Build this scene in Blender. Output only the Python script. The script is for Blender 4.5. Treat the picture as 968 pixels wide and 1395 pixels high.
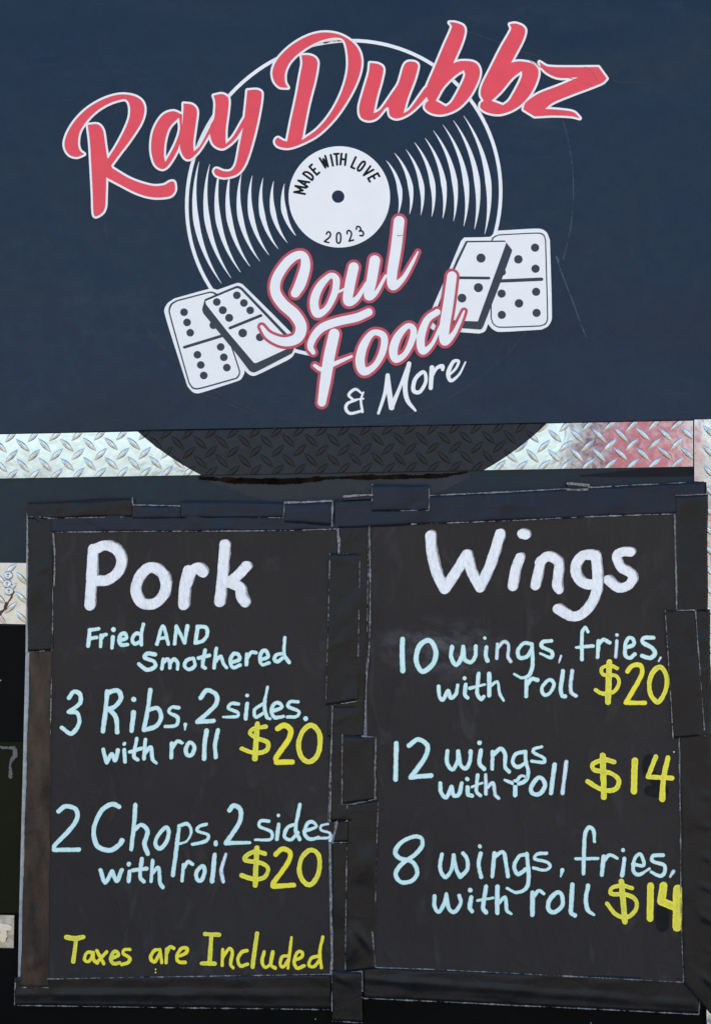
import bpy, math, random
import numpy as np
from mathutils import Vector
from mathutils.geometry import tessellate_polygon
random.seed(7); np.random.seed(7)
R = math.radians
S = 0.0015            # metres per unit of the survey grid used for the layout on the wall
CX, CY, ZC = 484.0, 697.5, 1.72
REF = 0.010           # depth of the plane the layout was measured on

scene = bpy.context.scene
for o in list(bpy.data.objects): bpy.data.objects.remove(o, do_unlink=True)

# ---------------------------------------------------------------- camera
DIST = 3.4
cam_d = bpy.data.cameras.new('camera'); cam = bpy.data.objects.new('camera', cam_d)
scene.collection.objects.link(cam); scene.camera = cam
cam.location = (0, -REF - DIST, ZC); cam.rotation_euler = (R(90), 0, 0)
cam_d.sensor_fit = 'VERTICAL'; cam_d.angle = 2*math.atan(1395*S/2/DIST); cam_d.clip_start = .05; cam_d.clip_end = 3000

# ---------------------------------------------------------------- sky and sun (behind the truck: the wall is in open shade)
SUN_EL, SUN_AZ = 52, 18
w = bpy.data.worlds.new('World'); scene.world = w; w.use_nodes = True
nt = w.node_tree; bg = nt.nodes['Background']
sky = nt.nodes.new('ShaderNodeTexSky'); sky.sky_type = 'NISHITA'; sky.sun_disc = False
sky.sun_elevation = R(SUN_EL); sky.sun_rotation = R(SUN_AZ); sky.dust_density = 2.0; sky.ozone_density = 1.0
nt.links.new(sky.outputs[0], bg.inputs[0]); bg.inputs[1].default_value = 0.12
sd = bpy.data.lights.new('sun', 'SUN'); sd.energy = 3.2; sd.angle = R(.5); sd.color = (1, .96, .9)
sun = bpy.data.objects.new('sun', sd); scene.collection.objects.link(sun)
dirv = Vector((math.sin(R(SUN_AZ))*math.cos(R(SUN_EL)), math.cos(R(SUN_AZ))*math.cos(R(SUN_EL)), math.sin(R(SUN_EL))))
sun.rotation_euler = dirv.to_track_quat('Z', 'Y').to_euler(); sun.location = (3, 8, 12)
vs = scene.view_settings; vs.view_transform = 'Standard'; vs.look = 'None'; vs.gamma = 1; vs.use_curve_mapping = False
vs.exposure = 1.88

# ---------------------------------------------------------------- helpers
C = scene.collection
def W(px, py, d=0.0): return ((px-CX)*S, -d, ZC+(CY-py)*S)
def srgb(r, g, b):
    f = lambda c: (c/255/12.92) if c/255 <= .04045 else ((c/255+.055)/1.055)**2.4
    return (f(r), f(g), f(b), 1)
def link(name, me, mat=None, parent=None):
    o = bpy.data.objects.new(name, me); C.objects.link(o)
    if mat is not None and me is not None and len(me.materials) == 0:
        for m in (mat if isinstance(mat, (list, tuple)) else [mat]): me.materials.append(m)
    if parent: o.parent = parent
    return o
def thing(name, label, cat, group=None, loc=(0, 0, 0)):
    o = bpy.data.objects.new(name, None); C.objects.link(o); o.empty_display_size = .05
    o.location = loc; return tag(o, label, cat, group)
def tag(o, label, cat, group=None):
    o['label'] = label; o['category'] = cat
    if group: o['group'] = group
    return o
def box_mesh(name, x0, x1, y0, y1, z0, z1, bev=0):
    import bmesh
    bm = bmesh.new(); bmesh.ops.create_cube(bm, size=1)
    for v in bm.verts:
        v.co = Vector(((x0+x1)/2+v.co.x*(x1-x0), (y0+y1)/2+v.co.y*(y1-y0), (z0+z1)/2+v.co.z*(z1-z0)))
    if bev: bmesh.ops.bevel(bm, geom=bm.edges[:], offset=bev, segments=2, profile=.5, affect='EDGES')
    me = bpy.data.meshes.new(name); bm.to_mesh(me); bm.free(); return me

# ---- outlines from signed distance fields
def spline(pts, closed=False, n=8):
    """centripetal-ish Catmull-Rom through (x,y,w) with corner flags (4th value)"""
    P = [np.array(p[:3], float) for p in pts]; cor = [len(p) > 3 and p[3] for p in pts]
    N = len(P)
    if N < 3 and not closed: return np.array(P)
    out = []
    segs = N if closed else N-1
    for i in range(segs):
        p1, p2 = P[i], P[(i+1) % N]
        p0 = P[(i-1) % N] if (closed or i > 0) else p1-(p2-p1)
        p3 = P[(i+2) % N] if (closed or i+2 < N) else p2+(p2-p1)
        m1 = (p2-p0)/2; m2 = (p3-p1)/2
        L = np.linalg.norm((p2-p1)[:2])+1e-6
        for m in (m1, m2):
            l = np.linalg.norm(m[:2])
            if l > L*1.15: m *= L*1.15/l
        if cor[i]: m1 = (p2-p1)
        if cor[(i+1) % N]: m2 = (p2-p1)
        for t in np.linspace(0, 1, n, endpoint=False):
            h00 = 2*t**3-3*t**2+1; h10 = t**3-2*t**2+t; h01 = -2*t**3+3*t**2; h11 = t**3-t**2
            out.append(h00*p1+h10*m1+h01*p2+h11*m2)
    if not closed: out.append(P[-1])
    return np.array(out)
def seg_sdf(X, Y, pts, closed, radius=True):
    d = np.full(X.shape, 1e9)
    n = len(pts); rng = range(n if closed else max(1, n-1))
    for i in rng:
        a = pts[i]; b = pts[(i+1) % n] if n > 1 else pts[0]
        ex, ey = b[0]-a[0], b[1]-a[1]; L2 = ex*ex+ey*ey
        t = np.zeros_like(X) if L2 < 1e-9 else np.clip(((X-a[0])*ex+(Y-a[1])*ey)/L2, 0, 1)
        dd = np.hypot(X-a[0]-t*ex, Y-a[1]-t*ey)
        if radius: dd = dd-(a[2]+(b[2]-a[2])*t)/2
        d = np.minimum(d, dd)
    return d
def inside(X, Y, pts):
    c = np.zeros(X.shape, bool); n = len(pts)
    for i in range(n):
        x1, y1 = pts[i][:2]; x2, y2 = pts[(i+1) % n][:2]
        if y1 == y2: continue
        c ^= ((y1 > Y) != (y2 > Y)) & (X < (x2-x1)*(Y-y1)/(y2-y1)+x1)
    return c
def poly_sdf(X, Y, pts):
    d = seg_sdf(X, Y, pts, True, False); return np.where(inside(X, Y, pts), -d, d)
def vnoise(X, Y, sc, seed):
    rs = np.random.RandomState(seed); T = rs.rand(64, 64)
    x = X/sc; y = Y/sc; xi = np.floor(x).astype(int); yi = np.floor(y).astype(int); fx = x-xi; fy = y-yi
    fx = fx*fx*(3-2*fx); fy = fy*fy*(3-2*fy); g = lambda i, j: T[i % 64, j % 64]
    return (g(xi, yi)*(1-fx)+g(xi+1, yi)*fx)*(1-fy)+(g(xi, yi+1)*(1-fx)+g(xi+1, yi+1)*fx)*fy-.5
def contours(F, x0, y0, st):
    """loops of F<0 by marching squares"""
    ins = F < 0; H, Wd = F.shape
    nxt = {}
    code = ins[:-1, :-1]*1+ins[:-1, 1:]*2+ins[1:, 1:]*4+ins[1:, :-1]*8
    ys, xs = np.nonzero((code > 0) & (code < 15))
    def pt(k):
        i, j, h = k
        if h == 0: a, b = F[i, j], F[i, j+1]; t = a/(a-b); return (x0+(j+t)*st, y0+i*st)
        a, b = F[i, j], F[i+1, j]; t = a/(a-b); return (x0+j*st, y0+(i+t)*st)
    tab = {1: [(3, 0)], 2: [(0, 1)], 3: [(3, 1)], 4: [(1, 2)], 5: [(3, 0), (1, 2)], 6: [(0, 2)], 7: [(3, 2)], 8: [(2, 3)],
           9: [(2, 0)], 10: [(0, 1), (2, 3)], 11: [(2, 1)], 12: [(1, 3)], 13: [(1, 0)], 14: [(0, 3)]}
    for i, j in zip(ys.tolist(), xs.tolist()):
        e = [(i, j, 0), (i, j+1, 1), (i+1, j, 0), (i, j, 1)]
        for a, b in tab[int(code[i, j])]: nxt[e[a]] = e[b]
    loops = []
    while nxt:
        k0 = next(iter(nxt)); lp = []; k = k0
        while k in nxt:
            lp.append(pt(k)); k = nxt.pop(k)
        if len(lp) >= 6: loops.append(np.array(lp))
    return loops
def simplify(lp, eps):
    n = len(lp); keep = np.zeros(n, bool); far = int(np.argmax(np.hypot(*(lp-lp[0]).T))); keep[0] = keep[far] = True
    ext = np.vstack([lp, lp[:1]]); st = [(0, far), (far, n)]
    while st:
        a, b = st.pop()
        if b-a < 2: continue
        p, q = ext[a], ext[b]; d = q-p; L = math.hypot(*d)+1e-9; m = ext[a+1:b]-p
        dist = np.abs(m[:, 0]*d[1]-m[:, 1]*d[0])/L; k = int(dist.argmax())
        if dist[k] > eps: keep[(a+1+k) % n] = True; st += [(a, a+1+k), (a+1+k, b)]
    return lp[keep]
def area(lp):
    x, y = lp[:, 0], lp[:, 1]; return abs(np.dot(x, np.roll(y, 1))-np.dot(y, np.roll(x, 1)))/2
class Shape:
    """a flat cut or painted mark on the wall plane, in layout units"""
    def __init__(s, strokes=(), polys=(), step=.5, pad=6, rough=0, seed=1):
        A = [np.array(k[0])[:, :2] for k in strokes]+[np.array(k)[:, :2] for k, h in polys]
        A = np.vstack(A); mw = max([k[0][:, 2].max()/2 for k in strokes]+[0])+pad
        s.x0, s.y0 = A[:, 0].min()-mw, A[:, 1].min()-mw; s.st = step
        x1, y1 = A[:, 0].max()+mw, A[:, 1].max()+mw
        X, Y = np.meshgrid(np.arange(s.x0, x1, step), np.arange(s.y0, y1, step)); s.X, s.Y = X, Y
        F = np.full(X.shape, 1e9)
        for p, h in polys:
            d = poly_sdf(X, Y, p)
            if h: d = -d; F = np.maximum(F, d)
            else: F = np.minimum(F, d)
        for p, c in strokes: F = np.minimum(F, seg_sdf(X, Y, p, c))
        if rough: F = F+rough*(vnoise(X, Y, 2.5, seed)+.6*vnoise(X, Y, 1.1, seed+1)+1.3*vnoise(X, Y, 11, seed+2))
        s.F = F
    def grown(s, off): return s.F-off
    def parts(s, F, front, thick, eps=.07, amin=1.0):
        loops = [simplify(l, eps) for l in contours(F, s.x0, s.y0, s.st)]
        loops = [l for l in loops if len(l) >= 3 and area(l) > amin]
        return solid(loops, front, thick)
def solid(loops, front, thick):
    """front face and side walls; holes go with the outline that holds them"""
    V, Fc = [], []
    if not loops: return V, Fc
    depth = [sum(1 for b in loops if b is not a and inside(np.array([[a[0][0]]]), np.array([[a[0][1]]]), b)[0, 0]) for a in loops]
    for oi, o_ in enumerate(loops):
        if depth[oi] % 2: continue
        grp = [o_]+[h for hi, h in enumerate(loops) if depth[hi] == depth[oi]+1 and inside(np.array([[h[0][0]]]), np.array([[h[0][1]]]), o_)[0, 0]]
        tris = tessellate_polygon([[Vector((x, y, 0)) for x, y in l] for l in grp])
        flat = [p for l in grp for p in l]; n = len(flat); base = len(V)
        for x, y in flat: V.append(W(x, y, front))
        for x, y in flat: V.append(W(x, y, front-thick))
        for a, b, c in tris:
            pa, pb, pc = flat[a], flat[b], flat[c]
            cr = (pb[0]-pa[0])*(pc[1]-pa[1])-(pb[1]-pa[1])*(pc[0]-pa[0])
            Fc.append(tuple(base+q for q in ((a, c, b) if cr > 0 else (a, b, c))))
        k = base
        for l in grp:
            m = len(l)
            for i in range(m):
                a = k+i; b = k+(i+1) % m; Fc.append((a, b, b+n, a+n))
            k += m
    return V, Fc
def mesh_of(name, groups):
    """groups: list of (V,F,material index)"""
    V, Fc, mi = [], [], []
    for v, f, m in groups:
        o = len(V); V += v; Fc += [tuple(i+o for i in t) for t in f]; mi += [m]*len(f)
    me = bpy.data.meshes.new(name); me.from_pydata(V, [], Fc)
    me.polygons.foreach_set('material_index', mi); me.update(); return me
def parse(txt, ox, oy, sc, w):
    """'x,y[,w][!] ...; ...' in region coordinates; leading @ closes the stroke"""
    out = []
    for st in txt.split(';'):
        st = st.strip(); cl = st.startswith('@'); st = st.lstrip('@ ')
        pts = []
        for t in st.split():
            c = t.endswith('!'); q = [float(a) for a in t.rstrip('!').split(',')]
            ww = q[2] if len(q) > 2 else w
            pts.append((ox+q[0]/sc, oy+q[1]/sc, ww/sc, c))
        out.append((pts, cl))
    return out
def strokes_of(txt, ox, oy, sc, w):
    return [(spline(p, c), c) for p, c in parse(txt, ox, oy, sc, w)]
def polys_of(txt, ox, oy, sc):
    """polygons; leading - marks a hole"""
    out = []
    for st in txt.split(';'):
        st = st.strip(); h = st.startswith('-')
        p, _ = parse(st.lstrip('- '), ox, oy, sc, 0)[0]
        out.append((spline(p, True), h))
    return out

# ---------------------------------------------------------------- materials
class NT:
    def __init__(s, name, **kw):
        s.m = bpy.data.materials.new(name); s.m.use_nodes = True; s.t = s.m.node_tree
        s.b = s.t.nodes['Principled BSDF']
        for k, v in kw.items(): s.b.inputs[k.replace('_', ' ')].default_value = v
        s.geo = s.t.nodes.new('ShaderNodeNewGeometry'); s.pos = s.geo.outputs['Position']
    def n(s, typ, ins=None, **kw):
        x = s.t.nodes.new(typ)
        for k, v in kw.items(): setattr(x, k, v)
        for k, v in (ins or {}).items():
            if hasattr(v, 'is_linked') or isinstance(v, bpy.types.NodeSocket): s.t.links.new(v, x.inputs[k])
            else: x.inputs[k].default_value = v
        return x
    def mapped(s, scale, rot=(0, 0, 0)):
        return s.n('ShaderNodeMapping', {'Vector': s.pos, 'Scale': scale, 'Rotation': rot}).outputs[0]
    def noise(s, scale, detail=3, vec=None, rough=.55, dist=0):
        return s.n('ShaderNodeTexNoise', {'Vector': vec or s.pos, 'Scale': scale, 'Detail': detail, 'Roughness': rough, 'Distortion': dist}).outputs[0]
    def ramp(s, fac, *st):
        r = s.n('ShaderNodeValToRGB', {'Fac': fac}); cr = r.color_ramp
        while len(cr.elements) < len(st): cr.elements.new(.5)
        for e, (p, c) in zip(cr.elements, st):
            e.position = p; e.color = c if isinstance(c, tuple) else (c, c, c, 1)
        return r.outputs[0]
    def mix(s, fac, a, b):
        x = s.n('ShaderNodeMix', data_type='RGBA')
        for i, v in ((0, fac), (6, a), (7, b)):
            if isinstance(v, bpy.types.NodeSocket): s.t.links.new(v, x.inputs[i])
            else: x.inputs[i].default_value = v
        return x.outputs[2]
    def math(s, op, a, b=0.0, clamp=False):
        x = s.n('ShaderNodeMath', operation=op, use_clamp=clamp)
        for i, v in ((0, a), (1, b)):
            if isinstance(v, bpy.types.NodeSocket): s.t.links.new(v, x.inputs[i])
            else: x.inputs[i].default_value = v
        return x.outputs[0]
    def to(s, sock, v): s.t.links.new(v, s.b.inputs[sock])
    def bump(s, h, strength, dist):
        x = s.n('ShaderNodeBump', {'Height': h, 'Strength': strength, 'Distance': dist}); s.to('Normal', x.outputs[0]); return x
def g(v): return (v, v, v, 1)

def m_panel(name, col, col2, rough=.34, spec=.3, specks=False):
    k = NT(name); n1 = k.noise(2.2, 4); n2 = k.noise(40, 4)
    c = k.mix(k.ramp(n1, (.35, 0.0), (.65, 1.0)), col, col2)
    fine = k.ramp(k.noise(260, 2), (.3, .93), (.7, 1.05))
    c = k.n('ShaderNodeMix', data_type='RGBA', blend_type='MULTIPLY'); 
    k.t.links.new(k.mix(k.ramp(n1, (.35, 0.0), (.65, 1.0)), col, col2), c.inputs[6]); k.t.links.new(fine, c.inputs[7]); c.inputs[0].default_value = 1
    out = c.outputs[2]
    sm_ = k.math('MULTIPLY', k.ramp(k.noise(3.5, 5, k.mapped((.5, 1, 1.7), (0, R(15), 0)), .65, 1.0), (.52, 0.), (.75, .5)), k.ramp(k.noise(26, 4, k.mapped((.5, 1, 1.5)), .7, .6), (.45, 0.), (.8, 1.)))
    if not specks: out = k.mix(k.math('MULTIPLY', sm_, .35), out, srgb(92, 104, 120))
    if specks:
        v = k.n('ShaderNodeTexVoronoi', {'Vector': k.pos, 'Scale': 62.0}); near = k.ramp(v.outputs['Distance'], (.06, 1.0), (.09, 0.0))
        sel = k.ramp(k.n('ShaderNodeSeparateColor', {'Color': v.outputs['Color']}).outputs[0], (.86, 0.0), (.87, 1.0))
        out = k.mix(k.math('MULTIPLY', near, sel), out, g(.55))
    k.to('Base Color', out)
    k.to('Roughness', k.ramp(n2, (.3, rough-.05), (.7, rough+.08)))
    k.b.inputs['Specular IOR Level'].default_value = spec
    sc = k.noise(9, 5, k.mapped((1, 1, .45)), .6, .8)
    sc = k.math('ADD', k.math('MULTIPLY', sc, .25), k.noise(2.3, 2, k.mapped((1, 1, 1.6)), .4, .5))
    k.bump(sc, .5, .022)
    return k.m
M = {}
M['upper'] = m_panel('navy_panel_paint', srgb(9, 29, 50), srgb(13, 32, 51), .26, .24)
M['vinyl'] = m_panel('navy_vinyl', srgb(10, 29, 50), srgb(14, 33, 51), .25, .24)
M['lower'] = m_panel('slate_panel_paint', srgb(14, 31, 42), srgb(18, 34, 44), .3, .22)
M['black'] = m_panel('black_gloss_panel', g(.002), g(.003), .4, .05, specks=True)
M['body'] = m_panel('truck_body_paint', g(.03), g(.035), .4)

def m_tread(name, ca=(.47, .54, .61, 1), cb=(.55, .62, .69, 1), r0=.05, bs=.13, v0=srgb(9, 13, 20), v1=srgb(17, 23, 31)):
    k = NT(name, Metallic=1.0); k.b.inputs['Specular IOR Level'].default_value = .3
    n = k.noise(13, 3, None, .45, .6); n2 = k.noise(90, 3)
    metal = k.mix(k.ramp(n2, (.35, 0.), (.7, 1.)), ca, cb)
    # black vinyl disc that laps over the middle of the strip (distance from the disc's centre)
    cx, _, cz = W(460, 283)
    sx = k.n('ShaderNodeSeparateXYZ', {'Vector': k.pos})
    dx = k.math('SUBTRACT', sx.outputs[0], cx); dz = k.math('SUBTRACT', sx.outputs[2], cz)
    dd = k.math('SQRT', k.math('ADD', k.math('MULTIPLY', dx, dx), k.math('MULTIPLY', dz, dz)))
    mask = k.math('LESS_THAN', dd, 409*S)
    low = k.math('LESS_THAN', k.math('ABSOLUTE', dx), 300*S); mask = k.math('MULTIPLY', mask, low)
    vin = k.mix(k.ramp(k.noise(30, 4), (.4, 0.), (.62, 1.)), v0, v1)
    k.to('Base Color', k.mix(mask, metal, vin))
    k.to('Metallic', k.math('SUBTRACT', 1.0, mask))
    rg = k.ramp(n2, (.3, r0), (.7, r0+.06))
    k.to('Roughness', k.mix(mask, rg, g(.34)))
    k.bump(n, bs, .004)
    return k.m
M['tread'] = m_tread('tread_plate_aluminium')
M['bar'] = m_tread('tread_bar_aluminium_shaded_vinyl', (.36, .37, .37, 1), (.55, .58, .60, 1), .16, .4, srgb(0, 1, 2), srgb(5, 6, 8))  # near-black vinyl tone stands in for the shaded sides of the bars
M['bar'].node_tree.nodes['Principled BSDF'].inputs['Specular IOR Level'].default_value = .3

def m_simple(name, col, rough=.5, metal=0., spec=.5, var=.08, sc=60, bump=0.):
    k = NT(name, Roughness=rough, Metallic=metal)
    k.b.inputs['Specular IOR Level'].default_value = spec
    c2 = tuple(min(1, c*(1-var)) for c in col[:3])+(1,)
    n = k.noise(sc, 4)
    k.to('Base Color', k.mix(k.ramp(n, (.35, 0.), (.65, 1.)), col, c2))
    if bump: k.bump(n, bump, .001)
    return k.m
M['red'] = m_simple('red_vinyl', (.80, .050, .068, 1), .42, var=.07, sc=30)
M['white'] = m_simple('white_vinyl', (.84, .82, .79, 1), .4, var=.03, sc=25)
M['redline'] = m_simple('dark_red_vinyl', (.52, .055, .085, 1), .42)
M['redin'] = m_simple('bright_red_vinyl', (.75, .05, .06, 1), .42)
M['ink'] = m_simple('black_ink', (.008, .009, .012, 1), .5, spec=.12)
M['navyink'] = m_simple('navy_ink', srgb(25, 35, 48), .4)
M['crease'] = m_simple('vinyl_crease_dark', (.008, .011, .017, 1), .5)
M['creaselight'] = m_simple('vinyl_crease_light', (.05, .065, .085, 1), .4)
M['edge'] = m_simple('torn_white_edge', (.28, .27, .265, 1), .7, var=.75, sc=160)
M['board'] = m_simple('foam_board', (.42, .43, .43, 1), .7, var=.3, sc=80)
M['screw'] = m_simple('steel_screw', (.6, .6, .58, 1), .3, 1.)
M['rust'] = m_simple('rusty_steel', (.12, .045, .018, 1), .8, var=.5)

def m_paint(name, col, col2, sc=(220, 220, 90), rough=.55):
    k = NT(name, Roughness=rough)
    n = k.noise(1.0, 4, k.mapped(sc, (0, R(12), 0)), .6, .6); n2 = k.noise(42, 3)
    f = k.math('MULTIPLY', k.ramp(n, (.36, 0.), (.66, 1.)), k.ramp(n2, (.3, .35), (.6, 1.)))
    k.to('Base Color', k.mix(f, col, col2)); k.bump(n, .25, .0006)
    return k.m
M['p_white'] = m_paint('white_poster_paint', (.90, .88, .85, 1), (.58, .57, .56, 1))
M['p_white2'] = m_paint('white_poster_paint_second_coat', (.92, .90, .87, 1), (.72, .71, .70, 1))
M['p_ghost'] = m_paint('white_poster_paint_thin', (.36, .37, .39, 1), (.22, .22, .23, 1))
M['p_under'] = m_paint('grey_first_coat', (.38, .37, .36, 1), (.16, .155, .15, 1))
M['p_teal'] = m_paint('aqua_paint_marker', (.50, .84, .71, 1), (.56, .78, .70, 1))
M['p_teal2'] = m_paint('aqua_paint_marker_thin', (.80, .85, .88, 1), (.52, .79, .72, 1))
M['p_grey'] = m_paint('pale_paint_marker', (.56, .62, .66, 1), (.42, .46, .50, 1))
M['p_yellow'] = m_paint('yellow_paint_marker', (.93, .80, .03, 1), (.84, .72, .05, 1))
M['p_yellow2'] = m_paint('yellow_paint_marker_thin', (.88, .77, .05, 1), (.62, .55, .06, 1))
M['p_orange'] = m_paint('amber_paint_marker', (.93, .70, .015, 1), (.92, .79, .03, 1))
M['p_black'] = m_paint('black_cover_paint', (.010, .010, .012, 1), (.016, .016, .018, 1), rough=.5); M['p_black'].node_tree.nodes['Principled BSDF'].inputs['Specular IOR Level'].default_value = .06

def m_paper(name, smx, smz):
    k = NT(name, Roughness=.62)
    k.b.inputs['Specular IOR Level'].default_value = .13
    a = k.noise(5, 5, None, .6, .5); b = k.noise(330, 2)
    c = k.mix(k.ramp(a, (.3, 0.), (.7, 1.)), (.023, .018, .0165, 1), (.031, .026, .024, 1))
    c = k.mix(k.ramp(b, (.35, 0.), (.75, .35)), c, (.042, .039, .039, 1))
    # chalky smudge left by a wiped-off line
    x0, _, z0 = W(smx, smz)
    v = k.n('ShaderNodeVectorMath', {0: k.pos, 1: (x0, 0, z0)}, operation='SUBTRACT').outputs[0]
    v = k.n('ShaderNodeVectorMath', {0: v, 1: (1/.155, 0.0, 1/.075)}, operation='MULTIPLY').outputs[0]
    ln = k.n('ShaderNodeVectorMath', {0: v}, operation='LENGTH').outputs['Value']
    f = k.ramp(ln, (.3, 1.0), (1.0, 0.0)); f = k.math('MULTIPLY', f, k.ramp(k.noise(22, 5, k.mapped((1, 1, 1.6), (0, R(35), 0)), .65, .3), (.42, 0.), (.78, .30)))
    c = k.mix(f, c, (.30, .31, .33, 1))
    # rubbed light streaks
    st = k.noise(11, 4, k.mapped((1.5, 1, .6), (0, R(-38), 0)), .6, 1.5)
    c = k.mix(k.ramp(st, (.57, 0.), (.82, .22)), c, (.12, .115, .11, 1))
    k.to('Base Color', c)
    h = k.math('ADD', k.math('MULTIPLY', st, 1.0), k.math('MULTIPLY', b, .03))
    k.bump(h, .8, .010)
    return k.m
M['paper1'] = m_paper('black_poster_paper_left', 300, 2800)
M['paper2'] = m_paper('black_poster_paper_right', 600, 884)

def m_tape(name, dust, rough=.2, ca=(.0045, .005, .0065, 1), cb=(.009, .009, .011, 1), lo=.5):
    k = NT(name); k.b.inputs['Specular IOR Level'].default_value = .22
    a = k.noise(12, 5, None, .6, 1.0); b = k.n('ShaderNodeTexWave', {'Vector': k.pos, 'Scale': 190.0, 'Distortion': .6}, bands_direction='Z').outputs['Fac']
    c = k.mix(k.ramp(a, (.35, 0.), (.75, 1.)), ca, cb)
    c = k.mix(k.ramp(k.noise(30, 5, k.mapped((1, 1, .35)), .7), (lo, 0.), (lo+.3, dust)), c, (.060, .036, .022, 1))
    k.to('Base Color', c); k.to('Roughness', k.ramp(a, (.3, rough-.07), (.7, rough+.12)))
    h = k.math('ADD', k.math('MULTIPLY', a, 1.0), k.math('MULTIPLY', b, .02))
    k.bump(h, .22, .010)
    return k.m
M['tape'] = m_tape('black_cloth_tape', .03)
M['tape_dusty'] = m_tape('dusty_black_cloth_tape', .9, .30, lo=.33)
M['tape_sky'] = m_tape('sky_tinted_cloth_tape', .1, .24, (.003, .008, .019, 1), (.006, .012, .025, 1))  # sky reflected in the upper black tapes, put into the base colour

# ---------------------------------------------------------------- the ground
def m_ground():
    k = NT('dry_lot_gravel', Roughness=.9)
    k.to('Base Color', k.mix(k.noise(.8, 6), (.22, .18, .125, 1), (.32, .265, .19, 1))); k.bump(k.noise(60, 4), .4, .01); return k.m
me = bpy.data.meshes.new('ground'); L = 900
me.from_pydata([(-L, -L, 0), (L, -L, 0), (L, L, 0), (-L, L, 0)], [], [(0, 1, 2, 3)])
gr = link('ground', me, m_ground()); gr['kind'] = 'structure'

# ---------------------------------------------------------------- the food truck
truck = thing('food_truck', 'navy and black food truck side wall carrying the logo, tread plate strip and menu board', 'food truck', loc=(0, 1.1, 0))
def tp(o): o.parent = truck; o.matrix_parent_inverse = truck.matrix_world.inverted(); return o
bpy.context.view_layer.update()
def slab(name, pts, front, thick, mat, parent=None, bevel=0):
    me = mesh_of(name, [solid([np.array(pts, float)], front, thick)+(0,)])
    o = link(name, me, mat)
    if bevel:
        b = o.modifiers.new('bevel', 'BEVEL'); b.width = bevel; b.segments = 2; b.limit_method = 'ANGLE'; b.angle_limit = R(50)
    if parent is truck: tp(o)
    elif parent: o.parent = parent
    return o
tp(link('body', box_mesh('body', -2.6, 2.0, .02, 2.2, .55, 3.1, .02), M['body']))
slab('upper_panel', [(-900, -160), (1500, -160), (1500, 561), (968, 571), (700, 577), (440, 582), (200, 586), (60, 590), (-900, 610)], .010, .028, M['upper'], truck, .0015)
slab('lower_panel', [(-900, 600), (1000, 560), (1000, 851), (-900, 849)], -.002, .018, M['lower'], truck)
slab('dark_opening_panel', [(-900, 849), (1000, 851), (1000, 1480), (-900, 1480)], -.006, .014, M['black'], truck)
slab('opening_frame', [(-900, 847), (34, 847), (34, 853), (-900, 853)], .0005, .006, M['ink'], truck)
slab('greenish_pane', [(-300, 1012), (30, 1012), (28, 1246), (-300, 1246)], -.0035, .0022, m_panel('dark_green_glass', (.004, .0065, .002, 1), (.007, .009, .003, 1), .25, .08), truck)

# tread plate strip, raised lens-shaped bars each of its own
def bar_mesh(L, Wd, h, ang, name):
    V, Fc = [], []; n = 7; ca, sa = math.cos(ang), math.sin(ang)
    prof = [(-1, 0), (-.72, .86), (0, 1), (.72, .86), (1, 0)]
    for i in range(n):
        t = -1+2*i/(n-1); ww = Wd*(1-abs(t)**1.8)*.5+.0002; hh = h*(1-t*t)**.6 if abs(t) < 1 else 0
        for p, q in prof:
            x, z = t*L/2, p*ww; V.append((x*ca-z*sa, -hh*q-.00005, x*sa+z*ca))
    m = len(prof)
    for i in range(n-1):
        for j in range(m-1): a = i*m+j; Fc.append((a, a+1, a+m+1, a+m))
    me = bpy.data.meshes.new(name); me.from_pydata(V, [], Fc); me.update()
    me.polygons.foreach_set('use_smooth', [False]*len(Fc)); return me
up_bar = bar_mesh(25*S, 7.2*S, .0022, R(43), 'tread_bar_rising')
dn_bar = bar_mesh(26.5*S, 7.2*S, .0022, R(-45), 'tread_bar_falling')
for m_ in (up_bar, dn_bar): m_.materials.append(M['bar'])
def clipped(me0, loc, ry, P):
    import bmesh
    bm = bmesh.new(); bm.from_mesh(me0); ca, sa = math.cos(-ry), math.sin(-ry)
    cen = Vector(W(P[:, 0].mean(), P[:, 1].mean(), 0))
    for i in range(len(P)):
        a = Vector(W(*P[i], 0)); q = Vector(W(*P[(i+1) % len(P)], 0)); d = q-a; nrm = Vector((d.z, 0, -d.x)).normalized()
        if nrm.dot(cen-a) > 0: nrm = -nrm
        co = a-nrm*.0008-loc; co.y = 0
        rot = lambda v: Vector((v.x*ca+v.z*sa, v.y, -v.x*sa+v.z*ca))
        bmesh.ops.bisect_plane(bm, geom=bm.verts[:]+bm.edges[:]+bm.faces[:], plane_co=rot(co), plane_no=rot(nrm), clear_outer=True)
    me = bpy.data.meshes.new('tread_bar_cut'); bm.to_mesh(me); bm.free(); me.materials.clear(); me.materials.append(M['bar']); return me
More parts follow.
